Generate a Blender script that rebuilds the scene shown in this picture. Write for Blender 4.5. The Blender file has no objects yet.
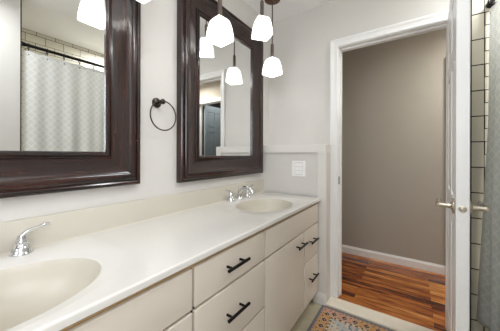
import bpy, bmesh, math, random
from mathutils import Vector, Matrix
random.seed(7)
PI = math.pi
scene = bpy.context.scene
col = scene.collection

# ------------------------------------------------------------------ camera, world, lights, exposure
CAM_Z = 1.115
cam_d = bpy.data.cameras.new('camera')
cam_d.sensor_fit = 'HORIZONTAL'
cam_d.sensor_width = 36.0
cam_d.lens = 236.8 / 500 * 36
cam_d.shift_y = -11.0 / 500
cam_d.clip_start = 0.02
cam = bpy.data.objects.new('camera', cam_d)
cam.location = (0, 0, CAM_Z)
cam.rotation_euler = (Matrix.Rotation(math.radians(34.38), 3, 'Z') @ Matrix.Rotation(PI / 2, 3, 'X') @ Matrix.Rotation(math.radians(0.16), 3, 'Z')).to_euler()
col.objects.link(cam)
scene.camera = cam

vs = scene.view_settings
vs.view_transform = 'Standard'
vs.look = 'None'
vs.gamma = 1.0
vs.use_curve_mapping = False
vs.exposure = 0.42
scene.cycles.use_denoising = True
scene.cycles.max_bounces = 10
scene.cycles.diffuse_bounces = 6
scene.cycles.glossy_bounces = 6

world = bpy.data.worlds.new('world')
scene.world = world
world.use_nodes = True
world.node_tree.nodes['Background'].inputs[0].default_value = (0.8, 0.85, 0.9, 1)
world.node_tree.nodes['Background'].inputs[1].default_value = 1.0

SHADE_E = 1.3
SHADE_LAMP_W = 0.15


def area_lamp(name, loc, size, power, colr, rot=(0, 0, 0), size_y=None):
    d = bpy.data.lights.new(name, 'AREA')
    d.shape = 'RECTANGLE' if size_y else 'DISK'
    d.size = size
    if size_y:
        d.size_y = size_y
    d.energy = power
    d.color = colr
    o = bpy.data.objects.new(name, d)
    o.location = loc
    o.rotation_euler = rot
    col.objects.link(o)
    return o


YB_ = -1.05
area_lamp('bath_fill_lamp', (0.0, 0.15, 2.235), 0.30, 5.0, (0.93, 0.965, 1.0))  # added fill; the unseen ceiling fixture around it is added too
area_lamp('side_window_fill', (0.50, -0.50, 1.52), 0.84, 13, (0.90, 0.935, 1.0), (0, math.radians(90), 0), 0.96)  # added fill shining in through the added side window
area_lamp('back_window_fill', (-0.45, YB_ - 0.17, 1.62), 0.60, 8, (0.88, 0.935, 1.0), (math.radians(90), 0, 0), 0.76)  # added fill shining in through the added back window
area_lamp('tub_fill_lamp', (0.60, 1.42, 2.29), 0.30, 9.5, (0.95, 0.98, 1.0))  # added fill above the tub, with no fixture modelled
area_lamp('hall_fill_lamp', (0.75, 2.42, 2.235), 0.30, 12, (1.0, 0.97, 0.90))  # added fill for the hall, set in an added unseen fixture
area_lamp('linen_room_fill', (0.45, 3.15, 2.30), 0.2, 7, (1.0, 0.97, 0.93))  # added fill to brighten the blue-grey door beyond the hall


# ------------------------------------------------------------------ helpers
def lin(c):
    c = c / 255.0
    return c / 12.92 if c <= 0.04045 else ((c + 0.055) / 1.055) ** 2.4


def rgb(r, g, b):
    return (lin(r), lin(g), lin(b), 1.0)


class NT:
    def __init__(self, name):
        self.m = bpy.data.materials.new(name)
        self.m.use_nodes = True
        self.t = self.m.node_tree
        self.b = self.t.nodes['Principled BSDF']

    def n(self, typ, **kw):
        nd = self.t.nodes.new(typ)
        for k, v in kw.items():
            setattr(nd, k, v)
        return nd

    def l(self, a, b):
        self.t.links.new(a, b)

    def coords(self, scale=(1, 1, 1), rot=(0, 0, 0), loc=(0, 0, 0)):
        tc = self.n('ShaderNodeTexCoord')
        mp = self.n('ShaderNodeMapping')
        mp.inputs['Scale'].default_value = scale
        mp.inputs['Rotation'].default_value = rot
        mp.inputs['Location'].default_value = loc
        self.l(tc.outputs['Object'], mp.inputs[0])
        return mp.outputs[0]

    def noise(self, vec, scale, detail=3, rough=0.5):
        nz = self.n('ShaderNodeTexNoise')
        nz.inputs['Scale'].default_value = scale
        nz.inputs['Detail'].default_value = detail
        nz.inputs['Roughness'].default_value = rough
        self.l(vec, nz.inputs['Vector'])
        return nz.outputs[0]

    def ramp(self, fac, stops):
        r = self.n('ShaderNodeValToRGB')
        el = r.color_ramp.elements
        while len(el) < len(stops):
            el.new(0.5)
        for e, (p, c) in zip(el, stops):
            e.position = p
            e.color = c
        self.l(fac, r.inputs[0])
        return r.outputs[0]

    def bump(self, h, strength=0.1, dist=0.002):
        b = self.n('ShaderNodeBump')
        b.inputs['Strength'].default_value = strength
        b.inputs['Distance'].default_value = dist
        self.l(h, b.inputs['Height'])
        self.l(b.outputs[0], self.b.inputs['Normal'])


def plain(name, c, rough=0.5, metal=0.0, noise=0.03, nscale=8, bump=0.0, coat=0.0):
    t = NT(name)
    v = t.coords()
    f = t.noise(v, nscale)
    lo = tuple(x * (1 - noise) for x in c[:3]) + (1,)
    hi = tuple(min(1, x * (1 + noise)) for x in c[:3]) + (1,)
    t.l(t.ramp(f, [(0.3, lo), (0.7, hi)]), t.b.inputs['Base Color'])
    t.b.inputs['Roughness'].default_value = rough
    t.b.inputs['Metallic'].default_value = metal
    t.b.inputs['Coat Weight'].default_value = coat
    if bump:
        t.bump(t.noise(v, 260, 2), bump, 0.001)
    return t.m


M = {}
M['wall'] = plain('wall_paint', rgb(217, 214, 209), 0.7, noise=0.01, bump=0.06)
M['ceiling'] = plain('ceiling_paint', rgb(242, 241, 240), 0.85, noise=0.01)
M['hallwall'] = plain('hall_paint', rgb(178, 172, 161), 0.75, noise=0.01, bump=0.06)
M['dark'] = plain('unlit_room_dark', rgb(60, 58, 58), 0.9)  # darkness of the unlit room beyond the hall, put into the wall colour
M['trim'] = plain('white_trim_paint', rgb(243, 242, 240), 0.35, noise=0.01)
M['creamtrim'] = plain('cream_trim_paint', rgb(226, 223, 218), 0.4, noise=0.01)
M['door'] = plain('white_door_paint', rgb(245, 245, 245), 0.33, noise=0.01)
M['bluedoor'] = plain('blue_grey_door_paint', rgb(112, 122, 128), 0.5, noise=0.02)
M['marble'] = plain('cultured_marble', rgb(226, 223, 217), 0.2, noise=0.015, nscale=3, coat=0.3)
M['basin'] = plain('cultured_marble_basin', rgb(206, 200, 186), 0.36, noise=0.01, nscale=3, coat=0.1)
M['cab'] = plain('cabinet_laminate', rgb(224, 215, 202), 0.42, noise=0.01)
M['carcass'] = plain('cabinet_frame_tan', rgb(190, 160, 116), 0.6, noise=0.05)
M['toe'] = plain('toe_kick_brown', rgb(120, 102, 78), 0.7, noise=0.05)
M['black'] = plain('black_metal', rgb(26, 24, 24), 0.38, metal=0.6)
M['chrome'] = plain('chrome', rgb(225, 226, 228), 0.07, metal=1.0, noise=0.0)
M['nickel'] = plain('satin_nickel', rgb(205, 196, 182), 0.26, metal=1.0, noise=0.02)
M['bronze'] = plain('dark_bronze', rgb(70, 62, 58), 0.3, metal=0.9, noise=0.05)
M['lampmetal'] = plain('brushed_grey_bronze', rgb(124, 110, 104), 0.36, metal=0.8, noise=0.1, nscale=40)
M['canopy'] = plain('brown_bronze', rgb(104, 70, 56), 0.34, metal=0.7, noise=0.1, nscale=30)
M['plastic'] = plain('white_plastic', rgb(247, 246, 245), 0.35, noise=0.0)
M['plasticgrey'] = plain('light_grey_plastic', rgb(222, 220, 218), 0.5)
M['tub'] = plain('white_tub_enamel', rgb(236, 234, 228), 0.15, noise=0.0)
M['rubber'] = plain('latch_metal', rgb(215, 208, 194), 0.3, metal=1.0)
M['saddle'] = plain('cream_marble_saddle', rgb(240, 232, 216), 0.3, noise=0.05, nscale=14)


def mirror_mat():
    t = NT('silvered_mirror')
    t.b.inputs['Base Color'].default_value = (0.9, 0.91, 0.9, 1)
    t.b.inputs['Metallic'].default_value = 1.0
    t.b.inputs['Roughness'].default_value = 0.0
    return t.m


M['mirror'] = mirror_mat()


def glass_mat():
    t = NT('window_glass')
    g = t.n('ShaderNodeBsdfTransparent')
    s_ = t.n('ShaderNodeBsdfGlossy')
    s_.inputs['Roughness'].default_value = 0.02
    ms = t.n('ShaderNodeMixShader')
    ms.inputs[0].default_value = 0.06
    t.l(g.outputs[0], ms.inputs[1])
    t.l(s_.outputs[0], ms.inputs[2])
    t.l(ms.outputs[0], t.t.nodes['Material Output'].inputs['Surface'])
    return t.m


M['glass'] = glass_mat()


def frame_wood():
    t = NT('espresso_mahogany')
    tc = t.n('ShaderNodeTexCoord')
    mp = t.n('ShaderNodeMapping')
    mp.inputs['Scale'].default_value = (1.6, 34, 1)
    t.l(tc.outputs['UV'], mp.inputs[0])
    f = t.noise(mp.outputs[0], 2.2, 6, 0.6)
    t.l(t.ramp(f, [(0.3, rgb(14, 8, 8)), (0.48, rgb(30, 15, 13)), (0.62, rgb(60, 28, 20)), (0.78, rgb(34, 16, 13))]),
        t.b.inputs['Base Color'])
    t.b.inputs['Roughness'].default_value = 0.24
    t.b.inputs['Coat Weight'].default_value = 0.35
    t.b.inputs['Coat Roughness'].default_value = 0.10
    t.bump(f, 0.12, 0.001)
    return t.m


M['frame'] = frame_wood()


def shade_mat():
    t = NT('frosted_white_glass_lit')
    t.b.inputs['Base Color'].default_value = (0.95, 0.94, 0.92, 1)
    t.b.inputs['Roughness'].default_value = 0.3
    t.b.inputs['Emission Color'].default_value = (1.0, 0.985, 0.965, 1)
    t.b.inputs['Emission Strength'].default_value = SHADE_E
    return t.m


M['shade'] = shade_mat()


def lens_mat():
    t = NT('added_opal_lens_lit')
    t.b.inputs['Emission Color'].default_value = (1.0, 0.96, 0.9, 1)
    t.b.inputs['Emission Strength'].default_value = 3.0  # glow of the added ceiling fixtures
    return t.m


M['lens'] = lens_mat()


def tile_mat(name, axis, off, bw=0.1524, bh=0.0762, stagger=0.5, seam=0.0028, wide_off=0.0):
    """ceramic wall tile; axis = which world axis runs along the wall"""
    t = NT(name)
    tc = t.n('ShaderNodeTexCoord')
    sp = t.n('ShaderNodeSeparateXYZ')
    t.l(tc.outputs['Object'], sp.inputs[0])
    cb = t.n('ShaderNodeCombineXYZ')
    ax = t.n('ShaderNodeMath', operation='ADD')
    t.l(sp.outputs[axis], ax.inputs[0])
    ax.inputs[1].default_value = wide_off
    az = t.n('ShaderNodeMath', operation='ADD')
    t.l(sp.outputs['Z'], az.inputs[0])
    az.inputs[1].default_value = off
    t.l(ax.outputs[0], cb.inputs['X'])
    t.l(az.outputs[0], cb.inputs['Y'])
    br = t.n('ShaderNodeTexBrick')
    br.offset = stagger
    br.inputs['Scale'].default_value = 1.0
    br.inputs['Brick Width'].default_value = bw
    br.inputs['Row Height'].default_value = bh
    br.inputs['Mortar Size'].default_value = seam / 2
    br.inputs['Mortar Smooth'].default_value = 0.0
    br.inputs['Color1'].default_value = rgb(206, 199, 182)
    br.inputs['Color2'].default_value = rgb(212, 206, 190)
    br.inputs['Mortar'].default_value = rgb(34, 30, 26)
    t.l(cb.outputs[0], br.inputs['Vector'])
    t.l(br.outputs['Color'], t.b.inputs['Base Color'])
    mr = t.n('ShaderNodeMath', operation='MULTIPLY_ADD')
    t.l(br.outputs['Fac'], mr.inputs[0])
    mr.inputs[1].default_value = 0.6
    mr.inputs[2].default_value = 0.38
    t.l(mr.outputs[0], t.b.inputs['Roughness'])
    iv = t.n('ShaderNodeMath', operation='SUBTRACT')
    iv.inputs[0].default_value = 1.0
    t.l(br.outputs['Fac'], iv.inputs[1])
    t.bump(iv.outputs[0], 0.5, 0.002)
    return t.m


ZT = 1.789
M['tile_x'] = tile_mat('shower_tile_end_wall', 'X', 0.0745 * 30 - ZT, bh=0.0745, seam=0.005, wide_off=0.1524 * 20 - 0.345)
M['tile_y'] = tile_mat('shower_tile_long_wall', 'Y', 0.0762 * 40 - 2.285, wide_off=3.0, seam=0.004)
M['grout'] = plain('dark_grout', rgb(58, 52, 44), 0.8)
M['tile_foot'] = tile_mat('shower_tile_foot_wall', 'X', 0.0745 * 30 - ZT, bh=0.0745, seam=0.004, wide_off=3.09 - 0.345)
M['bull'] = tile_mat('bullnose_tile_column', 'X', 0.149 * 20 - ZT, bw=0.058, bh=0.149, stagger=0.0, seam=0.0062,
                     wide_off=0.058 * 10 - 0.2865)
M['bull_top'] = tile_mat('bullnose_tile_row', 'Y', 0.035 * 80 - 2.285, bw=0.1524, bh=0.035, stagger=0.0, seam=0.004,
                         wide_off=3.07)


def floor_tile():
    t = NT('beige_floor_tile')
    v = t.coords(loc=(0.12, 0.1, 0))
    br = t.n('ShaderNodeTexBrick')
    br.offset = 0.0
    br.inputs['Scale'].default_value = 1.0
    br.inputs['Brick Width'].default_value = 0.33
    br.inputs['Row Height'].default_value = 0.33
    br.inputs['Mortar Size'].default_value = 0.003
    br.inputs['Color1'].default_value = rgb(196, 188, 162)
    br.inputs['Color2'].default_value = rgb(190, 183, 158)
    br.inputs['Mortar'].default_value = rgb(178, 170, 146)
    t.l(v, br.inputs['Vector'])
    mx = t.n('ShaderNodeMix', data_type='RGBA', blend_type='MULTIPLY')
    mx.inputs[0].default_value = 1.0
    t.l(br.outputs['Color'], mx.inputs[6])
    t.l(t.ramp(t.noise(t.coords(), 9, 4), [(0.3, (0.85, 0.85, 0.83, 1)), (0.7, (1, 1, 1, 1))]), mx.inputs[7])
    t.l(mx.outputs[2], t.b.inputs['Base Color'])
    t.b.inputs['Roughness'].default_value = 0.35
    return t.m


M['floortile'] = floor_tile()


def wood_floor():
    t = NT('glossy_hardwood_strips')
    v = t.coords(loc=(0.37, 0.013, 0))
    br = t.n('ShaderNodeTexBrick')
    br.offset = 0.37
    br.offset_frequency = 2
    br.inputs['Scale'].default_value = 1.0
    br.inputs['Brick Width'].default_value = 0.78
    br.inputs['Row Height'].default_value = 0.057
    br.inputs['Mortar Size'].default_value = 0.0009
    br.inputs['Mortar Smooth'].default_value = 0.1
    br.inputs['Bias'].default_value = 0.0
    br.inputs['Color1'].default_value = (0, 0, 0, 1)
    br.inputs['Color2'].default_value = (1, 1, 1, 1)
    br.inputs['Mortar'].default_value = (0.0, 0.0, 0.0, 1)
    t.l(v, br.inputs['Vector'])
    # per-board offset of the grain
    ad = t.n('ShaderNodeVectorMath', operation='MULTIPLY_ADD')
    t.l(br.outputs['Color'], ad.inputs[0])
    ad.inputs[1].default_value = (3.7, 9.1, 5.3)
    t.l(v, ad.inputs[2])
    mp = t.n('ShaderNodeMapping')
    mp.inputs['Scale'].default_value = (2.6, 20, 1)
    t.l(ad.outputs[0], mp.inputs[0])
    g = t.noise(mp.outputs[0], 1.6, 7, 0.62)
    mixf = t.n('ShaderNodeMath', operation='MULTIPLY_ADD')
    t.l(br.outputs['Color'], mixf.inputs[0])
    mixf.inputs[1].default_value = 0.62
    sub = t.n('ShaderNodeMath', operation='MULTIPLY_ADD')
    t.l(g, sub.inputs[0])
    sub.inputs[1].default_value = 1.45
    sub.inputs[2].default_value = -0.50
    t.l(sub.outputs[0], mixf.inputs[2])
    c = t.ramp(mixf.outputs[0], [(0.18, rgb(56, 22, 9)), (0.38, rgb(104, 44, 14)), (0.52, rgb(152, 82, 32)),
                                 (0.70, rgb(186, 114, 50)), (0.92, rgb(212, 148, 82))])
    mx = t.n('ShaderNodeMix', data_type='RGBA')
    t.l(br.outputs['Fac'], mx.inputs[0])
    t.l(c, mx.inputs[6])
    mx.inputs[7].default_value = rgb(50, 20, 8)
    t.l(mx.outputs[2], t.b.inputs['Base Color'])
    t.b.inputs['Roughness'].default_value = 0.24
    t.b.inputs['Coat Weight'].default_value = 0.3
    return t.m


M['woodfloor'] = wood_floor()


def curtain_mat():
    t = NT('white_lattice_cloth')
    tc = t.n('ShaderNodeTexCoord')
    sp = t.n('ShaderNodeSeparateXYZ')
    t.l(tc.outputs['Object'], sp.inputs[0])

    def stripe(sign):
        a = t.n('ShaderNodeMath', operation='MULTIPLY')
        t.l(sp.outputs['Y'], a.inputs[0])
        a.inputs[1].default_value = 1 / 0.050
        b = t.n('ShaderNodeMath', operation='MULTIPLY_ADD')
        t.l(sp.outputs['Z'], b.inputs[0])
        b.inputs[1].default_value = sign / 0.056
        t.l(a.outputs[0], b.inputs[2])
        p = t.n('ShaderNodeMath', operation='PINGPONG')
        t.l(b.outputs[0], p.inputs[0])
        p.inputs[1].default_value = 0.5
        g = t.n('ShaderNodeMath', operation='LESS_THAN')
        t.l(p.outputs[0], g.inputs[0])
        g.inputs[1].default_value = 0.13
        return g.outputs[0]
    mx = t.n('ShaderNodeMath', operation='MAXIMUM')
    t.l(stripe(1), mx.inputs[0])
    t.l(stripe(-1), mx.inputs[1])
    t.l(t.ramp(mx.outputs[0], [(0.0, rgb(237, 237, 236)), (1.0, rgb(252, 251, 249))]), t.b.inputs['Base Color'])
    t.b.inputs['Roughness'].default_value = 0.85
    t.bump(mx.outputs[0], 0.6, 0.003)
    # thin cloth lets part of the light through
    tr = t.n('ShaderNodeBsdfTranslucent')
    tr.inputs['Color'].default_value = rgb(228, 230, 222)
    ms = t.n('ShaderNodeMixShader')
    ms.inputs[0].default_value = 0.3
    t.l(t.b.outputs[0], ms.inputs[1])
    t.l(tr.outputs[0], ms.inputs[2])
    t.l(ms.outputs[0], t.t.nodes['Material Output'].inputs['Surface'])
    return t.m


M['curtain'] = curtain_mat()


def rug_mat():
    t = NT('woven_rug_pile')
    at = t.n('ShaderNodeVertexColor')
    at.layer_name = 'weave'
    t.l(at.outputs[0], t.b.inputs['Base Color'])
    t.b.inputs['Roughness'].default_value = 0.95
    t.bump(t.noise(t.coords(), 420, 2), 0.4, 0.002)
    return t.m


M['rug'] = rug_mat()


# ---- geometry
def box(bm, x0, x1, y0, y1, z0, z1, bev=0.0, seg=2):
    vs_ = [bm.verts.new((x, y, z)) for x in (x0, x1) for y in (y0, y1) for z in (z0, z1)]
    f = [(0, 1, 3, 2), (4, 6, 7, 5), (0, 4, 5, 1), (2, 3, 7, 6), (0, 2, 6, 4), (1, 5, 7, 3)]
    fs = [bm.faces.new([vs_[i] for i in q]) for q in f]
    if bev > 0:
        es = list({e for q in fs for e in q.edges})
        bmesh.ops.bevel(bm, geom=es, offset=bev, segments=seg, profile=0.6, affect='EDGES')


def lathe(bm, prof, n=32, mat=None, cap0=True, cap1=True):
    """prof: (r, z) points; mat transforms to place"""
    mat = mat or Matrix.Identity(4)
    rings = []
    for r, z in prof:
        if r < 1e-6:
            rings.append([bm.verts.new(mat @ Vector((0, 0, z)))])
        else:
            rings.append([bm.verts.new(mat @ Vector((r * math.cos(2 * PI * k / n), r * math.sin(2 * PI * k / n), z))) for k in range(n)])
    for a, b in zip(rings, rings[1:]):
        for k in range(n):
            k2 = (k + 1) % n
            if len(a) == 1 and len(b) == 1:
                continue
            if len(a) == 1:
                bm.faces.new([a[0], b[k2], b[k]])
            elif len(b) == 1:
                bm.faces.new([a[k], a[k2], b[0]])
            else:
                bm.faces.new([a[k], a[k2], b[k2], b[k]])
    if cap0 and len(rings[0]) > 1:
        bm.faces.new(list(reversed(rings[0])))
    if cap1 and len(rings[-1]) > 1:
        bm.faces.new(rings[-1])


def axis_mat(p, d):
    d = Vector(d).normalized()
    q = Vector((0, 0, 1)).rotation_difference(d)
    return Matrix.Translation(Vector(p)) @ q.to_matrix().to_4x4()


def cyl(bm, p0, p1, r, n=20, bev=0.0):
    p0 = Vector(p0)
    p1 = Vector(p1)
    L = (p1 - p0).length
    if bev:
        prof = [(r - bev, 0), (r, bev), (r, L - bev), (r - bev, L)]
    else:
        prof = [(r, 0), (r, L)]
    lathe(bm, prof, n, axis_mat(p0, p1 - p0))


def tube(bm, pts, radii, n=16, closed=False, flat=1.0):
    """swept tube with a radius per point"""
    P = [Vector(p) for p in pts]
    N = len(P)
    if not hasattr(radii, '__len__'):
        radii = [radii] * N
    rings = []
    up = None
    for i in range(N):
        if closed:
            t = (P[(i + 1) % N] - P[i - 1]).normalized()
        else:
            t = (P[min(i + 1, N - 1)] - P[max(i - 1, 0)]).normalized()
        if up is None:
            up = t.orthogonal().normalized()
            if abs(t.z) < 0.95:
                up = (Vector((0, 0, 1)) - t * t.z).normalized()
        else:
            up = (up - t * up.dot(t)).normalized()
        sd = t.cross(up)
        rings.append([bm.verts.new(P[i] + (up * math.cos(2 * PI * k / n) * flat + sd * math.sin(2 * PI * k / n)) * radii[i]) for k in range(n)])
    rng = range(N) if closed else range(N - 1)
    for i in rng:
        a, b = rings[i], rings[(i + 1) % N]
        for k in range(n):
            bm.faces.new([a[k], a[(k + 1) % n], b[(k + 1) % n], b[k]])
    if not closed:
        bm.faces.new(list(reversed(rings[0])))
        bm.faces.new(rings[-1])


def bez(p0, p1, p2, p3, n=12):
    p0, p1, p2, p3 = map(Vector, (p0, p1, p2, p3))
    return [((1 - t) ** 3) * p0 + 3 * (1 - t) ** 2 * t * p1 + 3 * (1 - t) * t * t * p2 + t ** 3 * p3 for t in [i / n for i in range(n + 1)]]


def rect_sweep(bm, a0, a1, b0, b1, prof, f, closed=True):
    """moulding swept round the rectangle a0..a1, b0..b1; prof = (outward offset, height off the plane)"""
    rings = []
    if closed:
        crn = [(a0, b0, -1, -1), (a0, b1, -1, 1), (a1, b1, 1, 1), (a1, b0, 1, -1)]
    else:
        crn = [(a0, b0, -1, 0), (a0, b1, -1, 1), (a1, b1, 1, 1), (a1, b0, 1, 0)]
    for a, b, sa, sb in crn:
        rings.append([bm.verts.new(f(a + sa * u, b + sb * u, d)) for u, d in prof])
    rng = range(4) if closed else range(3)
    n = len(prof)
    uv = bm.loops.layers.uv.verify()
    for i in rng:
        p, q = rings[i], rings[(i + 1) % 4]
        for k in range(n):
            k2 = (k + 1) % n
            fc = bm.faces.new([p[k], p[k2], q[k2], q[k]])
            L = (p[0].co - q[0].co).length
            for lp, c_ in zip(fc.loops, ((0, k), (0, k2), (L, k2), (L, k))):
                lp[uv].uv = (c_[0] + i * 3.1, prof[c_[1]][0] + prof[c_[1]][1] + i * 0.7)
    if not closed:
        bm.faces.new(list(reversed(rings[0])))
        bm.faces.new(rings[3])


def obj(name, bm, mat, parent=None, smooth=False, origin=None, angle=35):
    """link the bmesh as one mesh object; verts are given in the parent's frame (or in world minus origin)"""
    bmesh.ops.recalc_face_normals(bm, faces=bm.faces[:])
    if origin is not None:
        bmesh.ops.translate(bm, vec=-Vector(origin), verts=bm.verts[:])
    me = bpy.data.meshes.new(name)
    bm.to_mesh(me)
    bm.free()
    me.materials.append(mat)
    if smooth:
        for p in me.polygons:
            p.use_smooth = True
        me.set_sharp_from_angle(angle=math.radians(angle))
    o = bpy.data.objects.new(name, me)
    col.objects.link(o)
    if parent is not None:
        o.parent = parent
    elif origin is not None:
        o.location = origin
    return o


def tag(o, label=None, cat=None, group=None, kind=None):
    if label:
        o['label'] = label
    if cat:
        o['category'] = cat
    if group:
        o['group'] = group
    if kind:
        o['kind'] = kind
    return o


def thing(name, label, cat, loc=(0, 0, 0), rotz=0.0, group=None):
    o = bpy.data.objects.new(name, None)
    o.empty_display_size = 0.1
    col.objects.link(o)
    o.location = loc
    o.rotation_euler = (0, 0, rotz)
    return tag(o, label, cat, group)


def struct(name, bm, mat, smooth=False):
    o = obj(name, bm, mat, None, smooth)
    o['kind'] = 'structure'
    return o


def copy_tree(o, parent=None):
    c = o.copy()
    col.objects.link(c)
    c.parent = parent
    for ch in list(o.children):
        copy_tree(ch, c)
    return c


B = bmesh.new

# ------------------------------------------------------------------ dimensions (metres)
WL = -1.09          # mirror wall face
D = 1.897           # bath face of the door wall
DH = 2.000          # hall face of the door wall
CEIL = 2.32
XR = 0.94           # far side of the tub alcove
YW = 0.511          # wing wall at the foot of the tub
XF = 0.34           # room face of the wing wall
YB = -1.05          # wall behind the camera
OX0, OX1, OZ = -0.470, 0.190, 1.944      # door opening
HY = 2.84           # far wall of the hall
HX0, HX1 = -1.6, 2.2

# ------------------------------------------------------------------ structure
bm = B(); box(bm, WL - 0.1, XR + 0.1, YB - 0.1, 1.885, -0.08, 0.0)
struct('floor', bm, M['floortile'])
bm = B(); box(bm, HX0, HX1, 1.885, 3.7, -0.08, 0.004)
struct('floor_hall', bm, M['woodfloor'])
bm = B(); box(bm, WL - 0.1, XR + 0.1, YB - 0.1, D, CEIL, CEIL + 0.08)
struct('ceiling', bm, M['ceiling'])
bm = B(); box(bm, HX0, HX1, D, 3.7, CEIL, CEIL + 0.08)
struct('ceiling_hall', bm, M['ceiling'])
bm = B(); box(bm, WL - 0.1, WL, YB - 0.1, D, 0, CEIL)
struct('wall_left', bm, M['wall'])
bm = B()
box(bm, WL, OX0 - 0.018, D, DH, 0, CEIL)
box(bm, OX0 - 0.018, OX1 + 0.018, D, DH, OZ + 0.018, CEIL)
box(bm, OX1 + 0.018, XR + 0.1, D, DH, 0, CEIL)
struct('wall_far', bm, M['wall'])
WX0, WX1, WZ0, WZ1 = -0.94, -0.06, 1.02, 2.02      # unseen window added in the side wall for fill light
bm = B()
box(bm, XF, XF + 0.1, YB - 0.1, WX0, 0, CEIL)
box(bm, XF, XF + 0.1, WX1, YW - 0.008, 0, CEIL)
box(bm, XF, XF + 0.1, WX0, WX1, 0, WZ0)
box(bm, XF, XF + 0.1, WX0, WX1, WZ1, CEIL)
box(bm, XF + 0.1, XR + 0.1, YW - 0.108, YW - 0.008, 0, CEIL)
struct('wall_right', bm, M['wall'])
bm = B()
for a_, b_, c_, d_ in ((WX0, WX0 + 0.04, WZ0, WZ1), (WX1 - 0.04, WX1, WZ0, WZ1), (WX0 + 0.04, WX1 - 0.04, WZ0, WZ0 + 0.04), (WX0 + 0.04, WX1 - 0.04, WZ1 - 0.04, WZ1), (WX0 + 0.04, WX1 - 0.04, 1.505, 1.535)):
    box(bm, XF + 0.035, XF + 0.075, a_, b_, c_, d_, 0.003)
rect_sweep(bm, WX0, WX1, WZ0, WZ1, [(0, 0), (0, 0.012), (0.056, 0.019), (0.056, 0)], lambda a, b, d: (XF - d, a, b))
win = struct('added_window_1', bm, M['trim'])
bm = B(); box(bm, XF + 0.055, XF + 0.060, WX0 + 0.04, WX1 - 0.04, WZ0 + 0.04, WZ1 - 0.04)
obj('pane', bm, M['glass'], win)
VX0, VX1, VZ0, VZ1 = -0.76, -0.14, 1.23, 2.01       # second unseen window, added behind the camera for fill light
bm = B()
box(bm, WL, VX0, YB - 0.1, YB, 0, CEIL)
box(bm, VX1, XF, YB - 0.1, YB, 0, CEIL)
box(bm, VX0, VX1, YB - 0.1, YB, 0, VZ0)
box(bm, VX0, VX1, YB - 0.1, YB, VZ1, CEIL)
struct('wall_back', bm, M['wall'])
bm = B()
for a_, b_, c_, d_ in ((VX0, VX0 + 0.04, VZ0, VZ1), (VX1 - 0.04, VX1, VZ0, VZ1), (VX0 + 0.04, VX1 - 0.04, VZ0, VZ0 + 0.04), (VX0 + 0.04, VX1 - 0.04, VZ1 - 0.04, VZ1), (VX0 + 0.04, VX1 - 0.04, 1.605, 1.635)):
    box(bm, a_, b_, YB - 0.075, YB - 0.035, c_, d_, 0.003)
rect_sweep(bm, VX0, VX1, VZ0, VZ1, [(0, 0), (0, 0.012), (0.056, 0.019), (0.056, 0)], lambda a, b, d: (a, YB + d, b))
win = struct('added_window_2', bm, M['trim'])
bm = B(); box(bm, VX0 + 0.04, VX1 - 0.04, YB - 0.060, YB - 0.055, VZ0 + 0.04, VZ1 - 0.04)
obj('pane', bm, M['glass'], win)
bm = B(); box(bm, XR, XR + 0.1, YW - 0.008, D, 0, CEIL)
struct('wall_alcove', bm, M['wall'])
# hall shell
bm = B()
LX0, LX1 = 0.315, 0.880       # linen doorway across the hall
box(bm, HX0, LX0 - 0.018, HY, HY + 0.1, 0, CEIL)
box(bm, LX0 - 0.018, LX1 + 0.018, HY, HY + 0.1, 1.985, CEIL)
box(bm, LX1 + 0.018, HX1, HY, HY + 0.1, 0, CEIL)
struct('wall_hall', bm, M['hallwall'])
bm = B()
box(bm, HX0 - 0.1, HX0, D, HY, 0, CEIL)
struct('wall_hall_left', bm, M['hallwall'])
bm = B(); box(bm, HX1, HX1 + 0.1, D, HY, 0, CEIL)
struct('wall_hall_right', bm, M['hallwall'])
bm = B(); box(bm, HX0, WL, D, DH, 0, CEIL); box(bm, XR + 0.1, HX1, D, DH, 0, CEIL)
struct('wall_hall_near', bm, M['hallwall'])
bm = B()
box(bm, 0.0, LX0 - 0.02, HY + 0.1, 3.7, 0, CEIL); box(bm, 1.2, 1.3, HY + 0.1, 3.7, 0, CEIL)
box(bm, LX0 - 0.02, 1.2, 3.6, 3.7, 0, CEIL)
struct('wall_linen_room', bm, M['dark'])

# shower tile linings
bm = B(); box(bm, 0.345, XR, D - 0.008, D, 0, CEIL)
struct('wall_tile_end', bm, M['tile_x'])
bm = B(); box(bm, 0.2865, 0.345, D - 0.009, D, 0, CEIL)
struct('trim_bullnose', bm, M['bull'])
bm = B(); box(bm, XR - 0.008, XR, YW, D - 0.008, 0, 2.285)
struct('wall_tile_long', bm, M['tile_y'])
bm = B(); box(bm, XR - 0.009, XR, YW, D - 0.008, 2.285, CEIL)
struct('trim_bullnose_top', bm, M['bull_top'])
bm = B(); box(bm, XF + 0.004, XR - 0.008, YW - 0.008, YW, 0, CEIL)
struct('wall_tile_foot', bm, M['tile_foot'])
bm = B(); box(bm, XF, XF + 0.004, YW - 0.008, YW, 0, CEIL)
struct('trim_grout_line', bm, M['grout'])

# built-out low wall at the vanity end, with top rail and end stile
PX = -0.527
bm = B(); box(bm, WL, PX, 1.785, D, 0, 1.19)
struct('wall_built_out', bm, M['wall'])
bm = B()
box(bm, WL, PX + 0.002, 1.765, D - 0.0005, 1.132, 1.192, 0.002)
box(bm, PX - 0.062, PX + 0.002, 1.765, 1.785, 0.0, 1.1325, 0.002)
struct('trim_1', bm, M['creamtrim'])

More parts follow.
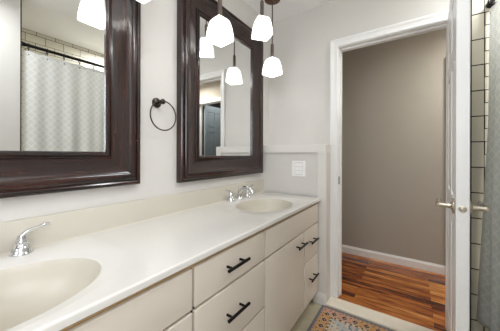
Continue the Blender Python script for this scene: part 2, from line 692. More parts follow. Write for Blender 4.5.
# door frame: jambs, stops, casing both sides
bm = B()
box(bm, OX0 - 0.018, OX0, D - 0.002, DH + 0.002, 0.01, OZ)
box(bm, OX1, OX1 + 0.018, D - 0.002, DH + 0.002, 0.01, OZ)
box(bm, OX0 - 0.018, OX1 + 0.018, D - 0.002, DH + 0.002, OZ, OZ + 0.018)
box(bm, OX0, OX0 + 0.011, D + 0.038, D + 0.07, 0.01, OZ - 0.011)
box(bm, OX1 - 0.011, OX1, D + 0.038, D + 0.07, 0.01, OZ - 0.011)
box(bm, OX0, OX1, D + 0.038, D + 0.07, OZ - 0.011, OZ)
struct('trim_2', bm, M['trim'])
CAS = [(0.0, 0.0), (0.0, 0.008), (0.004, 0.011), (0.012, 0.012), (0.016, 0.009), (0.034, 0.013), (0.040, 0.017), (0.046, 0.019),
       (0.053, 0.019), (0.056, 0.017), (0.056, 0.0)]
bm = B()
rect_sweep(bm, OX0 - 0.004, OX1 + 0.004, 0.012, OZ + 0.004, CAS, lambda a, b, d: (a, D - d, b), closed=False)
struct('trim_3', bm, M['trim'])
bm = B()
rect_sweep(bm, OX0 - 0.004, OX1 + 0.004, 0.004, OZ + 0.004, CAS, lambda a, b, d: (a, DH + d, b), closed=False)
struct('trim_4', bm, M['trim'])
bm = B()
rect_sweep(bm, LX0, LX1, 0.004, 1.967, CAS, lambda a, b, d: (a, HY - d, b), closed=False)
box(bm, LX0 - 0.018, LX0, HY, HY + 0.1, 0.004, 1.967)
box(bm, LX1, LX1 + 0.018, HY, HY + 0.1, 0.004, 1.967)
box(bm, LX0 - 0.018, LX1 + 0.018, HY, HY + 0.1, 1.967, 1.985)
struct('trim_5', bm, M['trim'])
# saddle
bm = B(); box(bm, PX + 0.002, OX1 + 0.10, 1.762, 1.887, 0.0, 0.012, 0.004)
struct('trim_threshold', bm, M['saddle'])

# baseboards
BBP = [(0, 0), (0.012, 0), (0.012, 0.062), (0.010, 0.068), (0.007, 0.074), (0.005, 0.083), (0, 0.083)]


def baseboard(name, p0, p1, nrm):
    bm = B()
    p0 = Vector(p0); p1 = Vector(p1); nrm = Vector(nrm)
    a = [bm.verts.new(p0 + nrm * d + Vector((0, 0, z))) for d, z in BBP]
    b = [bm.verts.new(p1 + nrm * d + Vector((0, 0, z))) for d, z in BBP]
    n = len(BBP)
    for k in range(n):
        bm.faces.new([a[k], a[(k + 1) % n], b[(k + 1) % n], b[k]])
    bm.faces.new(a); bm.faces.new(list(reversed(b)))
    return struct(name, bm, M['trim'])


baseboard('baseboard_hall', (HX0, HY, 0.004), (LX0 - 0.056, HY, 0.004), (0, -1, 0))
baseboard('baseboard_built_out', (PX - 0.09, 1.765, 0), (PX + 0.002, 1.765, 0), (0, -1, 0))
baseboard('baseboard_right', (XF, YB, 0), (XF, YW, 0), (-1, 0, 0))
baseboard('baseboard_back', (WL, YB, 0), (XF - 0.012, YB, 0), (0, 1, 0))

# ------------------------------------------------------------------ doors
def panel_door(name, W, T, H, mat, stile=0.10):
    bm = B()
    rec = 0.008
    box(bm, 0, stile, 0, T, 0, H, 0.0015)
    box(bm, W - stile, W, 0, T, 0, H, 0.0015)
    zs = [0.0, 0.20, 0.78, 0.90, 1.50, 1.58, H - 0.11, H]
    box(bm, stile, W - stile, 0, T, 0, zs[1])
    box(bm, stile, W - stile, 0, T, zs[2], zs[3])
    box(bm, stile, W - stile, 0, T, zs[4], zs[5])
    box(bm, stile, W - stile, 0, T, zs[6], H)
    mid = 0.09
    cx = W / 2
    for za, zb in ((zs[1], zs[2]), (zs[3], zs[4]), (zs[5], zs[6])):
        box(bm, cx - mid / 2, cx + mid / 2, 0, T, za, zb)
        for xa, xb in ((stile, cx - mid / 2), (cx + mid / 2, W - stile)):
            box(bm, xa, xb, rec, T - rec, za, zb)
            # raised field of the panel on both faces
            m_ = 0.022
            for y0, y1 in ((rec, 0.002), (T - rec, T - 0.002)):
                o_ = [(xa + 0.006, za + 0.006), (xb - 0.006, za + 0.006), (xb - 0.006, zb - 0.006), (xa + 0.006, zb - 0.006)]
                i_ = [(xa + m_, za + m_), (xb - m_, za + m_), (xb - m_, zb - m_), (xa + m_, zb - m_)]
                vo = [bm.verts.new((x, y0, z)) for x, z in o_]
                vi = [bm.verts.new((x, y1, z)) for x, z in i_]
                for k in range(4):
                    bm.faces.new([vo[k], vo[(k + 1) % 4], vi[(k + 1) % 4], vi[k]])
                bm.faces.new(vi)
    o = obj(name, bm, mat)
    o['kind'] = 'structure'
    return o


DW = 0.642
door = panel_door('door_1', DW, 0.040, OZ - 0.035, M['door'])
hinge = Vector((0.176, 1.868, 0.024)); edge = Vector((0.143, 1.230, 0.024))
dv = (edge - hinge).normalized()
door.location = hinge
door.rotation_euler = (0, 0, math.atan2(dv.y, dv.x))
# latch side hardware; local frame: x along the leaf, y through it (0 = hall face), z up
HZ = 0.955 - 0.065 + 0.015 - 0.024


def lever(sign, y0):
    bm = B()
    cx = DW - 0.058
    lathe(bm, [(0.0, 0), (0.030, 0), (0.031, 0.003), (0.029, 0.008), (0.018, 0.010), (0.011, 0.014), (0.0095, 0.03), (0.011, 0.052), (0.0, 0.056)],
          28, axis_mat((cx, y0, HZ), (0, sign, 0)), cap0=False, cap1=False)
    yy = y0 + sign * 0.050
    pts = bez((cx + 0.008, yy, HZ), (cx - 0.03, yy + sign * 0.003, HZ + 0.001), (cx - 0.07, yy + sign * 0.002, HZ - 0.001), (cx - 0.128, yy - sign * 0.004, HZ + 0.006), 12)
    tube(bm, pts, [0.0100, 0.0120, 0.0120, 0.0115, 0.011, 0.0105, 0.010, 0.010, 0.010, 0.0105, 0.0105, 0.0095, 0.006], 16)
    return obj('door_handle', bm, M['nickel'], door, True)


lever(-1, 0.0)
lever(1, 0.040)
bm = B()
lathe(bm, [(0.0135, 0), (0.0135, 0.0015), (0.0105, 0.002), (0.009, 0.001), (0.0, 0.001)], 24, axis_mat((DW, 0.020, HZ), (1, 0, 0)), cap1=False)
box(bm, DW, DW + 0.007, 0.014, 0.026, HZ - 0.006, HZ + 0.006, 0.002)
obj('latch', bm, M['rubber'], door, True)
for hz in (0.18, 1.0, 1.70):
    bm = B(); cyl(bm, (-0.003, 0.045, hz), (-0.003, 0.045, hz + 0.085), 0.006, 12)
    obj('hinge', bm, M['nickel'], door, True)
# strike plate on the jamb
bm = B(); box(bm, OX0, OX0 + 0.0015, D + 0.006, D + 0.032, 0.885, 0.945)
so = obj('trim_strike_plate', bm, M['bronze']); so['kind'] = 'structure'

bd = panel_door('door_2', 0.52, 0.035, 1.960, M['bluedoor'], 0.07)
bd.location = (LX1 - 0.035, HY + 0.105, 0.008)
bd.rotation_euler = (0, 0, math.radians(95))

# ------------------------------------------------------------------ vanity
CT = 0.792          # countertop height
VF = -0.579         # face of doors and drawers
VY0, VY1 = -0.325, 1.763
van = thing('vanity_cabinet', 'long cream bathroom vanity cabinet with slab drawers and black bar pulls', 'cabinet', (-0.84, 0.72, 0))
VO = Vector((-0.84, 0.72, 0))


def vpart(name, bm, mat, parent=None, smooth=False):
    o = obj(name, bm, mat, None, smooth, None)
    bm2 = o.data
    bm2.transform(Matrix.Translation(-VO))
    o.parent = parent or van
    return o


cols_ = [VY0, 0.076, 0.519, 0.969]
bm = B()
box(bm, WL + 0.002, VF - 0.038, VY0, VY1, 0.088, 0.106)
for yy in (VY0, cols_[1], cols_[2], cols_[3], VY1 - 0.018):
    box(bm, WL + 0.008, VF - 0.038, yy, yy + 0.018, 0.106, 0.769)
box(bm, WL + 0.002, WL + 0.008, VY0, VY1, 0.106, 0.62)
# face frame
box(bm, VF - 0.038, VF - 0.0145, VY0, VY1, 0.088, 0.125)
box(bm, VF - 0.038, VF - 0.0145, VY0, VY1, 0.742, 0.7695)
box(bm, VF - 0.038, VF - 0.0145, VY0, VY1, 0.592, 0.632)
box(bm, VF - 0.038, VF - 0.0145, VY0, VY1, 0.367, 0.407)
for yy in (VY0, 0.065, 0.508, 0.958, 1.463, VY1 - 0.03):
    box(bm, VF - 0.038, VF - 0.0145, yy, yy + 0.04 if yy < 1.7 else VY1, 0.125, 0.742)
vpart('carcass', bm, M['carcass'])
bm = B(); box(bm, WL + 0.002, VF - 0.085, VY0 + 0.02, VY1, 0.0, 0.0875)
vpart('toe_kick', bm, M['toe'])
ZB, Z1, Z2, ZTP = 0.092, 0.387, 0.612, 0.753
G = 0.0048
cols = [VY0, 0.085, 0.528, 0.978, 1.483, VY1]


def front(name, y0, y1, z0, z1):
    bm = B()
    box(bm, VF - 0.014, VF, y0 + G, y1 - G, z0 + G, z1 - G, 0.003, 3)
    return vpart(name, bm, M['cab'], smooth=True)


def pull(y, z, parent, L=0.134):
    bm = B()
    xh = VF + 0.030
    cyl(bm, (xh, y - L / 2, z), (xh, y + L / 2, z), 0.0062, 16, 0.001)
    for s in (-1, 1):
        cyl(bm, (VF, y + s * L * 0.30, z), (xh, y + s * L * 0.30, z), 0.0048, 14)
    return vpart('bar_pull', bm, M['black'], parent, True)


# left column (out of frame) and drawer stacks
for (ya, yb, kind) in ((cols[0], cols[1], 'door'), (cols[1], cols[2], 'sink'), (cols[2], cols[3], 'stack'), (cols[3], cols[4], 'sinkdoor'), (cols[4], cols[5], 'narrow')):
    yc = (ya + yb) / 2
    if kind == 'stack':
        for za, zb in ((ZB, Z1), (Z1, Z2), (Z2, ZTP)):
            d = front('drawer', ya, yb, za, zb)
            pull(yc - 0.018, (za + zb) / 2 + 0.006, d)
    elif kind == 'narrow':
        for za, zb, zh in ((ZB, Z1, 0.266), (Z1, Z2, 0.520)):
            d = front('drawer', ya, yb, za, zb)
            pull(yc - 0.015, zh, d)
    elif kind == 'sinkdoor':
        d = front('door', ya, yb, ZB, Z2)
        pull(1.392, 0.552, d)
    else:
        d = front('door', ya, yb, ZB, Z2)
        pull(ya + 0.10, 0.552, d)
f = front('false_front', cols[0], cols[2], Z2, ZTP)
f = front('false_front', cols[3], cols[5], Z2, ZTP)

# ------------------------------------------------------------------ countertop with integral basins
ct = thing('countertop', 'glossy cream cultured marble vanity top with two moulded oval basins', 'countertop', (-0.83, 0.72, 0.772))
CO = Vector((-0.83, 0.72, 0.772))


def cpart(name, bm, mat, parent=None, smooth=True, angle=35):
    o = obj(name, bm, mat, None, smooth, None, angle)
    o.data.transform(Matrix.Translation(-CO))
    o.parent = parent or ct
    return o


CX0, CX1 = WL + 0.001, -0.565
sinks = [(-0.800, 0.115), (-0.805, 1.350)]
SA, SB = 0.172, 0.222      # basin half axes across / along
OA, OB = 0.204, 0.285      # outer dished contour
bm = B()
NSEG = 96


def ell(cx, cy, a, b, z, k):
    t = 2 * PI * k / NSEG
    return (cx + a * math.cos(t), cy + b * math.sin(t), z)


def sq(cx, cy, hx0, hx1, hy, k):
    t = 2 * PI * k / NSEG
    c, s = math.cos(t), math.sin(t)
    hx = hx1 if c > 0 else hx0
    m = max(abs(c) / hx, abs(s) / hy)
    return (cx + c / m, cy + s / m, CT)


ys = [VY0, sinks[0][1] - 0.31, sinks[0][1] + 0.31, sinks[1][1] - 0.31, sinks[1][1] + 0.31, VY1 + 0.002]
EDGE = 0.006
for cx, cy in sinks:
    hx0 = cx - CX0
    hx1 = (CX1 - EDGE) - cx
    R = []
    R.append([bm.verts.new(sq(cx, cy, hx0, hx1, 0.31, k)) for k in range(NSEG)])
    for ex, ey in ((CX0, cy - 0.31), (CX0, cy + 0.31), (CX1 - EDGE, cy - 0.31), (CX1 - EDGE, cy + 0.31)):
        nv = min(R[0], key=lambda v: (v.co.x - ex) ** 2 + (v.co.y - ey) ** 2)
        nv.co = (ex, ey, CT)
    R.append([bm.verts.new(ell(cx, cy, OA, OB, CT, k)) for k in range(NSEG)])
    R.append([bm.verts.new(ell(cx, cy, OA - 0.006, OB - 0.012, CT - 0.003, k)) for k in range(NSEG)])
    R.append([bm.verts.new(ell(cx, cy, SA + 0.006, SB + 0.008, CT - 0.005, k)) for k in range(NSEG)])
    R.append([bm.verts.new(ell(cx, cy, SA, SB, CT - 0.008, k)) for k in range(NSEG)])
    for a, b in zip(R, R[1:]):
        for k in range(NSEG):
            bm.faces.new([a[k], a[(k + 1) % NSEG], b[(k + 1) % NSEG], b[k]])
for ya, yb in ((ys[0], ys[1]), (ys[2], ys[3]), (ys[4], ys[5])):
    vs_ = [bm.verts.new(p) for p in ((CX0, ya, CT), (CX1 - EDGE, ya, CT), (CX1 - EDGE, yb, CT), (CX0, yb, CT))]
    bm.faces.new(vs_)
# rolled front edge
fe = [(CX1 - EDGE, CT)] + [(CX1 - EDGE + EDGE * math.sin(t), CT - EDGE + EDGE * math.cos(t)) for t in (0.4, 0.8, 1.2, PI / 2)] + \
     [(CX1, CT - 0.020), (CX1 - 0.002, CT - 0.022), (VF - 0.03, CT - 0.022)]
A = [bm.verts.new((x, ys[0], z)) for x, z in fe]
Bv = [bm.verts.new((x, ys[-1], z)) for x, z in fe]
for k in range(len(fe) - 1):
    bm.faces.new([A[k], A[k + 1], Bv[k + 1], Bv[k]])
slab = cpart('slab', bm, M['marble'])
# coved backsplash
bm = B()
bs = [(CX0, CT - 0.0005), (CX0 + 0.030, CT), (CX0 + 0.0245, CT + 0.0015), (CX0 + 0.0195, CT + 0.006), (CX0 + 0.018, CT + 0.013), (CX0 + 0.0165, CT + 0.098),
      (CX0 + 0.0145, CT + 0.1025), (CX0 + 0.0105, CT + 0.104), (CX0, CT + 0.104)]
A = [bm.verts.new((x, ys[0], z)) for x, z in bs]
Bv = [bm.verts.new((x, ys[-1] + 0.019, z)) for x, z in bs]
for k in range(len(bs)):
    bm.faces.new([A[k], A[(k + 1) % len(bs)], Bv[(k + 1) % len(bs)], Bv[k]])
bm.faces.new(A); bm.faces.new(list(reversed(Bv)))
cpart('backsplash', bm, M['basin'])
for cx, cy in sinks:
    bm = B()
    R = []
    prof = [(1.0, -0.008), (0.985, -0.014), (0.965, -0.026), (0.93, -0.05), (0.87, -0.08), (0.76, -0.107), (0.60, -0.127), (0.40, -0.138), (0.20, -0.143), (0.13, -0.145)]
    for s, dz in prof:
        # the floor of the bowl drifts a little towards the wall
        sh = -0.02 * (1 - s)
        R.append([bm.verts.new((cx + sh + SA * s * math.cos(2 * PI * k / NSEG), cy + SB * s * math.sin(2 * PI * k / NSEG), CT + dz)) for k in range(NSEG)])
    for a, b in zip(R, R[1:]):
        for k in range(NSEG):
            bm.faces.new([a[k], a[(k + 1) % NSEG], b[(k + 1) % NSEG], b[k]])
    bas = cpart('sink_basin', bm, M['basin'])
    # make the bowl's inside the front side
    bm = B()
    lathe(bm, [(0.0, 0.004), (0.014, 0.004), (0.017, 0.002), (0.018, 0.0035), (0.026, 0.003), (0.030, -0.003), (0.030, -0.012)], 28,
          Matrix.Translation((cx - 0.018, cy, CT - 0.146)), cap0=False)
    cpart('drain', bm, M['chrome'], bas)

# ------------------------------------------------------------------ faucets
def faucet(label):
    t = thing('faucet', label, 'faucet', group='chrome widespread faucets')
    # spout: local frame, x = away from the wall, y = along the wall
    bm = B()
    lathe(bm, [(0.0, 0), (0.027, 0), (0.0275, 0.004), (0.024, 0.008), (0.0165, 0.016), (0.0145, 0.028), (0.0, 0.03)], 28, cap0=False, cap1=False)
    pts = bez((0, 0, 0.012), (-0.004, 0, 0.075), (0.045, 0, 0.098), (0.085, 0, 0.082), 12) + bez((0.085, 0, 0.082), (0.098, 0, 0.077), (0.108, 0, 0.068), (0.112, 0, 0.052), 5)[1:]
    n = len(pts)
    tube(bm, pts, [0.0165 - 0.0045 * i / (n - 1) for i in range(n)], 18)
    cyl(bm, pts[-1] + Vector((0, 0, 0.004)), pts[-1] - Vector((0, 0, 0.007)), 0.0115, 18, 0.001)
    cyl(bm, (-0.013, 0, 0.02), (-0.013, 0, 0.088), 0.0025, 10)
    lathe(bm, [(0.0, 0), (0.006, 0.002), (0.006, 0.007), (0.0, 0.010)], 14, Matrix.Translation((-0.013, 0, 0.086)), cap0=False, cap1=False)
    obj('spout', bm, M['chrome'], t, True, angle=50)
    for s in (-1, 1):
        bm = B()
        mt = Matrix.Translation((0, s * 0.098, 0))
        lathe(bm, [(0.0, 0), (0.029, 0), (0.030, 0.003), (0.029, 0.007), (0.026, 0.010), (0.0255, 0.016), (0.021, 0.026), (0.0155, 0.033), (0.0165, 0.036),
                   (0.0165, 0.041), (0.013, 0.045), (0.0125, 0.052), (0.0105, 0.060), (0.0, 0.063)], 30, mt, cap0=False, cap1=False)
        y0 = s * 0.098
        pts = bez((0, y0, 0.050), (0, y0 + s * 0.006, 0.074), (0.004, y0 + s * 0.025, 0.074), (0.008, y0 + s * 0.070, 0.084), 12)
        tube(bm, pts, [0.0105, 0.0095, 0.0085, 0.0075, 0.007, 0.0065, 0.006, 0.0055, 0.0055, 0.0055, 0.006, 0.006, 0.004], 14)
        obj('lever_handle', bm, M['chrome'], t, True, angle=50)
    return t


fa = faucet('chrome two-lever faucet behind the nearer basin, mostly cut by the left frame edge')
fa.location = (-1.043, 0.118, CT)
fb = copy_tree(fa)
fb.location = (-1.035, 1.380, CT)
fb['label'] = 'chrome two-lever faucet with arched spout behind the far basin by the corner'

# ------------------------------------------------------------------ mirrors
FW = 0.150
FP = [(0.0, 0.010), (0.0, 0.026), (0.003, 0.031), (0.009, 0.033), (0.014, 0.030), (0.0155, 0.026), (0.019, 0.0255), (0.021, 0.029), (0.025, 0.029), (0.028, 0.0235),
      (0.040, 0.0245), (0.060, 0.0290), (0.080, 0.0360), (0.096, 0.0430), (0.104, 0.0470), (0.112, 0.0490), (0.119, 0.0480), (0.123, 0.0445), (0.125, 0.0385), (0.129, 0.0380), (0.131, 0.0415),
      (0.136, 0.0435), (0.143, 0.0425), (0.148, 0.038), (0.150, 0.032), (0.150, 0.0015), (0.010, 0.0015)]


def framed_mirror(label, y0, y1, z0, z1, fw=FW):
    t = thing('framed_mirror', label, 'mirror', (WL, (y0 + y1) / 2, z0), group='framed mirrors over the vanity')
    O = Vector((WL, (y0 + y1) / 2, z0))
    k = fw / 0.150
    bm = B()
    rect_sweep(bm, y0 + fw - O.y, y1 - fw - O.y, fw, z1 - z0 - fw, [(u * k, d) for u, d in FP], lambda a, b, d: (d, a, b))
    o = obj('frame', bm, M['frame'], t, True, angle=28)
    bm = B()
    box(bm, 0.008, 0.018, y0 + fw - 0.008 - O.y, y1 - fw + 0.008 - O.y, fw - 0.008, z1 - z0 - fw + 0.008)
    obj('mirror_glass', bm, M['mirror'], t)
    return t


framed_mirror('large dark wood framed mirror on the left, reflecting the shower curtain', -0.246, 0.629, 0.975, 2.128)
framed_mirror('large dark wood framed mirror beside the corner, reflecting the open doorway', 0.862, 1.735, 0.957, 2.115)

# ------------------------------------------------------------------ towel ring
TR = Vector((WL, 0.735, 1.380))
t = thing('towel_ring', 'round dark bronze towel ring on the wall between the two mirrors', 'towel ring', TR)
bm = B()
lathe(bm, [(0.0, 0), (0.025, 0.0), (0.0255, 0.004), (0.023, 0.008), (0.012, 0.011), (0.0, 0.011)], 30, axis_mat((0.0005, 0, 0), (1, 0, 0)), cap0=False, cap1=False)
obj('mount_plate', bm, M['bronze'], t, True)
bm = B()
lathe(bm, [(0.0, 0), (0.0095, 0), (0.0085, 0.02), (0.010, 0.034), (0.013, 0.041), (0.013, 0.052), (0.009, 0.056), (0.0, 0.057)], 22, axis_mat((0.008, 0, 0), (1, 0, 0)), cap0=False, cap1=False)
obj('post', bm, M['bronze'], t, True)
bm = B()
RR = 0.074
tube(bm, [(0.054, 0.006 + RR * math.sin(2 * PI * k / 60), -0.070 + RR * math.cos(2 * PI * k / 60)) for k in range(60)], 0.0033, 12, closed=True)
obj('ring', bm, M['bronze'], t, True, angle=80)

# ------------------------------------------------------------------ wall switch plate
sx = -0.748
t = thing('switch_plate', 'white switch plate with stacked rockers on the low wall above the counter', 'switch', (sx, 1.785, 1.003))
bm = B(); box(bm, -0.056, 0.056, -0.006, 0, -0.062, 0.062, 0.003, 3)
obj('cover_plate', bm, M['plastic'], t, True)
for k, zc in enumerate((0.031, 0.0, -0.031)):
    bm = B()
    vv = [(-0.030, -0.006, zc - 0.0135), (0.034, -0.006, zc - 0.0135), (0.034, -0.006, zc + 0.0135), (-0.030, -0.006, zc + 0.0135)]
    tip = -0.0105 if k == 0 else -0.009
    ww = [(-0.028, tip, zc - 0.012), (0.032, tip, zc - 0.012), (0.032, -0.007, zc + 0.012), (-0.028, -0.007, zc + 0.012)]
    a = [bm.verts.new(p) for p in vv]; b = [bm.verts.new(p) for p in ww]
    for q in range(4):
        bm.faces.new([a[q], a[(q + 1) % 4], b[(q + 1) % 4], b[q]])
    bm.faces.new(b); bm.faces.new(list(reversed(a)))
    obj('rocker', bm, M['plastic'], t)
bm = B(); box(bm, -0.034, 0.038, -0.0064, -0.0045, -0.051, 0.051)
obj('rocker_bezel', bm, M['plasticgrey'], t)

# ------------------------------------------------------------------ pendants
def rsq(h, n, k, p=5.0):
    t = 2 * PI * k / n
    c, s = math.cos(t), math.sin(t)
    r = h / ((abs(c) ** p + abs(s) ** p) ** (1 / p))
    return r * c, r * s


SH = 0.126


def pendant():
    """local origin at the centre of the shade's open bottom"""
    t = thing('pendant_light', 'x', 'pendant light', group='pendant lights over the vanity')
    bm = B()
    n = 64
    prof = [(0.0575, 0.0), (0.0568, 0.015), (0.0545, 0.040), (0.0505, 0.068), (0.0455, 0.089), (0.0400, 0.108), (0.0320, 0.119), (0.0230, 0.1245), (0.0170, SH)]
    ins = [(0.0150, SH - 0.003), (0.0205, 0.121), (0.0295, 0.115), (0.0370, 0.104), (0.0425, 0.086), (0.0475, 0.066), (0.0515, 0.039), (0.0538, 0.015), (0.0545, 0.0)]
    R = []
    for h, z in prof + ins:
        R.append([bm.verts.new((*rsq(h, n, k, 16.0 if h > 0.028 else 3.0), z)) for k in range(n)])
    for a, b in zip(R, R[1:] + [R[0]]):
        for k in range(n):
            bm.faces.new([a[k], a[(k + 1) % n], b[(k + 1) % n], b[k]])
    sh = obj('shade', bm, M['shade'], t, True, angle=50)
    bm = B()
    lathe(bm, [(0.0, SH - 0.012), (0.0165, SH - 0.012), (0.0165, SH + 0.008), (0.0125, SH + 0.012), (0.0125, SH + 0.100), (0.010, SH + 0.106), (0.0, SH + 0.106)], 24, cap0=False, cap1=False)
    obj('socket', bm, M['lampmetal'], t, True)
    ld = bpy.data.lights.new('pendant_bulb', 'POINT')
    ld.energy = SHADE_LAMP_W
    ld.color = (1.0, 0.98, 0.96)
    ld.shadow_soft_size = 0.025
    lo = bpy.data.objects.new('pendant_bulb', ld)
    lo.location = (0, 0, 0.045)
    col.objects.link(lo)
    lo.parent = t
    return t


pr = pendant()
spots = [(-0.886, 0.518, 1.752, 0, 'nearest pendant light, over the near basin, only its shade tip in frame'),
         (-0.872, 0.978, 1.738, -9, 'white glass pendant light hanging before the far mirror, largest shade in view'),
         (-0.818, 1.330, 1.893, -38, 'white glass pendant light hung highest, just left of the bronze ceiling canopy'),
         (-0.887, 1.595, 1.730, -16, 'white glass pendant light nearest the door wall, hanging lowest on a thin rod')]
for i, (x, y, z, rz, lab) in enumerate(spots):
    p = pr if i == 0 else copy_tree(pr)
    p.location = (x, y, z)
    p.rotation_euler = (0, 0, math.radians(rz))
    p['label'] = lab
for i, (x, y, z, rz, lab) in enumerate(spots):
    p = [o for o in bpy.data.objects if o.get('label') == lab][0]
    top = CEIL - z
    bm = B(); cyl(bm, (0, 0, SH + 0.10), (0, 0, top - 0.02), 0.0048, 14)
    obj('rod', bm, M['lampmetal'], p, True)
    bm = B()
    lathe(bm, [(0.0, -0.030), (0.012, -0.030), (0.016, -0.026), (0.045, -0.024), (0.060, -0.020), (0.063, -0.012), (0.063, -0.0005), (0.0, -0.0005)], 36,
          Matrix.Translation((0, 0, top)), cap0=False, cap1=False)
    obj('canopy', bm, M['canopy'], p, True)

# ------------------------------------------------------------------ added ceiling fixtures, out of view (bathroom and hall)
def added_ceiling_fixture(label, x, y, r=0.16):
    t = thing('added_ceiling_light', label, 'ceiling light', (x, y, CEIL), group='added flush ceiling lights')
    bm = B(); lathe(bm, [(0, 0), (r, 0), (r, -0.022), (r - 0.012, -0.028), (r - 0.016, -0.02), (0, -0.02)], 40, cap0=False, cap1=False)
    obj('trim_ring', bm, M['nickel'], t, True)
    bm = B(); lathe(bm, [(r - 0.018, -0.0205), (r - 0.03, -0.040), (r * 0.6, -0.062), (r * 0.3, -0.072), (0, -0.075)], 40)
    obj('diffuser', bm, M['lens'], t, True)


added_ceiling_fixture('added unseen round flush light in the middle of the bathroom ceiling', 0.0, 0.15)
added_ceiling_fixture('added unseen round flush light on the hallway ceiling beyond the door', 0.75, 2.42)

# ------------------------------------------------------------------ bathtub, rod, curtain
t = thing('bathtub', 'white bathtub behind the drawn shower curtain', 'bathtub', (0.66, 1.2, 0))
bm = B()
tx0, tx1, ty0, ty1, tz = 0.392 - 0.66, XR - 0.010 - 0.66, YW + 0.002 - 1.2, D - 0.010 - 1.2, 0.38
ccx, ccy = (tx0 + tx1) / 2, (ty0 + ty1) / 2
n = 64


def rr(hx, hy, k, p):
    tt = 2 * PI * k / n
    c, s = math.cos(tt), math.sin(tt)
    r = 1 / ((abs(c) ** p + abs(s) ** p) ** (1 / p))
    return ccx + hx * r * c, ccy + hy * r * s


hx, hy = (tx1 - tx0) / 2, (ty1 - ty0) / 2
R = []
for (ax, ay, z, p) in ((hx, hy, 0.0, 60), (hx, hy, tz - 0.01, 60), (hx - 0.01, hy - 0.01, tz, 40), (hx - 0.06, hy - 0.07, tz, 6), (hx - 0.075, hy - 0.09, tz - 0.02, 5),
                       (hx - 0.09, hy - 0.13, 0.16, 4.5), (hx - 0.13, hy - 0.20, 0.09, 4), (hx - 0.2, hy - 0.3, 0.08, 3)):
    R.append([bm.verts.new((*rr(ax, ay, k, p), z)) for k in range(n)])
for a, b in zip(R, R[1:]):
    for k in range(n):
        bm.faces.new([a[k], a[(k + 1) % n], b[(k + 1) % n], b[k]])
bm.faces.new(R[-1]); bm.faces.new(list(reversed(R[0])))
obj('tub_shell', bm, M['tub'], t, True)
bm = B(); lathe(bm, [(0.0, 0.004), (0.02, 0.004), (0.024, 0.0), (0.024, -0.004)], 24, Matrix.Translation((ccx, ty1 - 0.40, 0.0805)), cap0=False)
obj('tub_drain', bm, M['chrome'], t, True)

RX, RZ = 0.367, 1.974
t = thing('shower_rod', 'straight black shower curtain rod across the tub opening', 'curtain rod', (RX, 1.2, RZ))
bm = B(); cyl(bm, (0, YW + 0.004 - 1.2, 0), (0, D - 0.012 - 1.2, 0), 0.0125, 20)
obj('rod', bm, M['black'], t, True)
for yy, s in ((YW + 0.0005, 1), (D - 0.0085, -1)):
    bm = B(); lathe(bm, [(0.0, 0), (0.020, 0), (0.020, 0.006), (0.016, 0.012), (0.015, 0.024), (0.0, 0.024)], 24, axis_mat((0, yy - 1.2, 0), (0, s, 0)), cap0=False, cap1=False)
    obj('end_flange', bm, M['black'], t, True)

# curtain: gathered cloth, folds grow towards the hem
CY0, CY1, CZ0, CZ1 = 0.522, 1.868, 0.17, 1.930
t = thing('shower_curtain', 'white lattice-patterned shower curtain hanging closed from the black rod', 'shower curtain', (RX, (CY0 + CY1) / 2, CZ1))
bm = B()
NU, NV = 260, 60
ring_ys = [CY0 + 0.035 + (CY1 - CY0 - 0.07) * i / 11 for i in range(12)]
grid = []
for j in range(NV + 1):
    v = j / NV
    z = CZ1 - (CZ1 - CZ0) * v
    row = []
    for i in range(NU + 1):
        u = i / NU
        y = CY0 + (CY1 - CY0) * u
        amp = 0.004 + 0.015 * min(1, v * 1.6) * (0.45 + 0.55 * u)
        x = RX - 0.006 - 0.012 * v + amp * (math.sin(u * 2 * PI * 11 + 0.8) * 0.6 + math.sin(u * 2 * PI * 6.3 + 1.9 + v * 0.6) * 0.5)
        # last panel flares outward near the hem
        x -= 0.038 * max(0, (u - 0.93) / 0.07) * max(0, v - 0.35) / 0.65
        sag = -0.010 * (0.5 - 0.5 * math.cos(2 * PI * (y - ring_ys[0]) / (ring_ys[1] - ring_ys[0]))) * max(0, 1 - v * 8)
        row.append(bm.verts.new((x - RX, y - (CY0 + CY1) / 2, z + sag - CZ1)))
    grid.append(row)
for j in range(NV):
    for i in range(NU):
        bm.faces.new([grid[j][i], grid[j][i + 1], grid[j + 1][i + 1], grid[j + 1][i]])
cu = obj('cloth', bm, M['curtain'], t, True, angle=80)
sm = cu.modifiers.new('thickness', 'SOLIDIFY'); sm.thickness = 0.0015
bm = B()
pts = [(RX - 0.006 + 0.004 * (math.sin(u * 2 * PI * 11 + 0.8) * 0.6 + math.sin(u * 2 * PI * 6.3 + 1.9) * 0.5) - RX - 0.0012, CY0 + (CY1 - CY0) * u - (CY0 + CY1) / 2, -0.016) for u in [k / 200 for k in range(201)]]
a = [bm.verts.new((p[0], p[1], p[2] - 0.016)) for p in pts]; b = [bm.verts.new((p[0], p[1], p[2] + 0.002)) for p in pts]
for k in range(200):
    bm.faces.new([a[k], a[k + 1], b[k + 1], b[k]])
hb = obj('hem_band', bm, M['plastic'], t, True, angle=80)
hb.modifiers.new('thickness', 'SOLIDIFY').thickness = 0.001

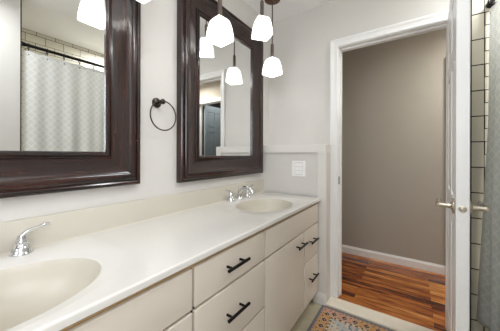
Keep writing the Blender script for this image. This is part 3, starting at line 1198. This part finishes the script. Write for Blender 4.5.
ORD = ['first', 'second', 'third', 'fourth', 'fifth', 'sixth', 'seventh', 'eighth', 'ninth', 'tenth', 'eleventh', 'twelfth']
rg = None
for i, yy in enumerate(ring_ys):
    if rg is None:
        bm = B()
        R0 = 0.020
        tube(bm, [(R0 * math.sin(2 * PI * k / 28), 0, -0.006 + R0 * math.cos(2 * PI * k / 28)) for k in range(28)], 0.0032, 8, closed=True)
        tube(bm, [(0, 0, -0.025), (0.002, 0, -0.045), (0.000, 0, -0.070), (-0.006, 0, -0.076), (-0.010, 0, -0.070)], 0.0032, 8)
        rg = obj('curtain_ring', bm, M['black'], None, True, angle=80)
        c = rg
    else:
        c = rg.copy(); col.objects.link(c)
    c.location = (RX, yy, RZ)
    tag(c, ('black curtain ring on the shower rod, %s counted from the tub foot wall' % ORD[i]), 'curtain ring', 'curtain rings on the shower rod')

# ------------------------------------------------------------------ rug
RX0, RX1, RY0, RY1 = -0.545, 0.055, 0.20, 1.748
t_org = Vector(((RX0 + RX1) / 2, (RY0 + RY1) / 2, 0))
bm = B()
st = 0.004
nx, ny = int((RX1 - RX0) / st), int((RY1 - RY0) / st)
P = dict(slate=rgb(112, 114, 122), orange=rgb(198, 154, 102), salmon=rgb(200, 156, 132), cream=rgb(208, 200, 184), blue=rgb(146, 154, 162), dark=rgb(78, 58, 58), rust=rgb(152, 96, 78), grey=rgb(188, 190, 188))


def rug_col(x, y):
    dx = min(x - RX0, RX1 - x); dy = min(y - RY0, RY1 - y)
    d = min(dx, dy)
    s = y if dx < dy else x           # coordinate running along the border
    h = math.sin(x * 311.7 + y * 127.1) * 43758.5453
    h -= math.floor(h)
    if d < 0.016:
        return P['slate']
    if d < 0.025:
        return P['slate'] if (s * 40) % 1 < 0.5 else P['salmon']
    if d < 0.094:
        e = d - 0.061
        ph = ((s / 0.068) % 1) - 0.5
        w = ph * 0.068
        base = P['orange'] if math.sin(s * 9 + 1.0 + (0 if dx < dy else 1.5)) > -0.3 else P['salmon']
        m = abs(w) + abs(e)
        if m < 0.006: return P['salmon']
        if m < 0.020: return P['dark']
        if m < 0.023: return P['cream']
        if abs(abs(w) - 0.034) < 0.006 and abs(e) > 0.018 and abs(e) < 0.030: return P['rust']
        if abs(w * 1.2) + abs(abs(e) - 0.028) < 0.006: return P['slate']
        return base
    if d < 0.103:
        return P['dark'] if (s * 30) % 1 < 0.42 else P['cream']
    if d < 0.110:
        return P['orange']
    # field
    cx = (RX0 + RX1) / 2
    u = (x - cx)
    v = (y - 0.974)
    k1 = (v / 0.26) % 1 - 0.5
    m = abs(u) * 1.15 + abs(k1 * 0.26)
    if m < 0.022: return P['rust']
    if m < 0.045: return P['cream']
    if m < 0.060: return P['blue']
    if m < 0.098: return P['grey'] if math.sin(u * 210) * math.sin(v * 210) < 0.45 else P['salmon']
    if m < 0.110: return P['slate']
    f = math.sin(u * 96) * math.sin(v * 88)
    if f > 0.72: return P['blue']
    if f < -0.78: return P['salmon']
    return P['grey'] if math.sin(u * 40 + v * 31) > 0.1 else P['cream']


g = [[bm.verts.new((RX0 + (RX1 - RX0) * i / nx, RY0 + (RY1 - RY0) * j / ny, 0.0065)) for j in range(ny + 1)] for i in range(nx + 1)]
lay = bm.loops.layers.float_color.new('weave')
for i in range(nx):
    for j in range(ny):
        f = bm.faces.new([g[i][j], g[i + 1][j], g[i + 1][j + 1], g[i][j + 1]])
        c = rug_col(RX0 + (RX1 - RX0) * (i + .5) / nx, RY0 + (RY1 - RY0) * (j + .5) / ny)
        k = 0.86 + 0.22 * random.random()
        c = (c[0] * k, c[1] * k, c[2] * k, 1)
        for l in f.loops:
            l[lay] = c
# bound edge down to the floor
for seq in ([g[i][0] for i in range(nx + 1)], [g[nx][j] for j in range(ny + 1)], [g[i][ny] for i in range(nx, -1, -1)], [g[0][j] for j in range(ny, -1, -1)]):
    lo = [bm.verts.new((v.co.x, v.co.y, 0.0003)) for v in seq]
    for k in range(len(seq) - 1):
        f = bm.faces.new([seq[k], lo[k], lo[k + 1], seq[k + 1]])
        for l in f.loops:
            l[lay] = P['slate']
rug = obj('rug', bm, M['rug'], None, False, t_org)
tag(rug, 'narrow patterned runner rug with slate edge and orange border on the tile floor', 'rug')

for o in bpy.data.objects:
    if o.type == 'MESH' and o.get('kind') != 'structure' and o.parent is None and not o.get('label'):
        print('UNTAGGED', o.name)
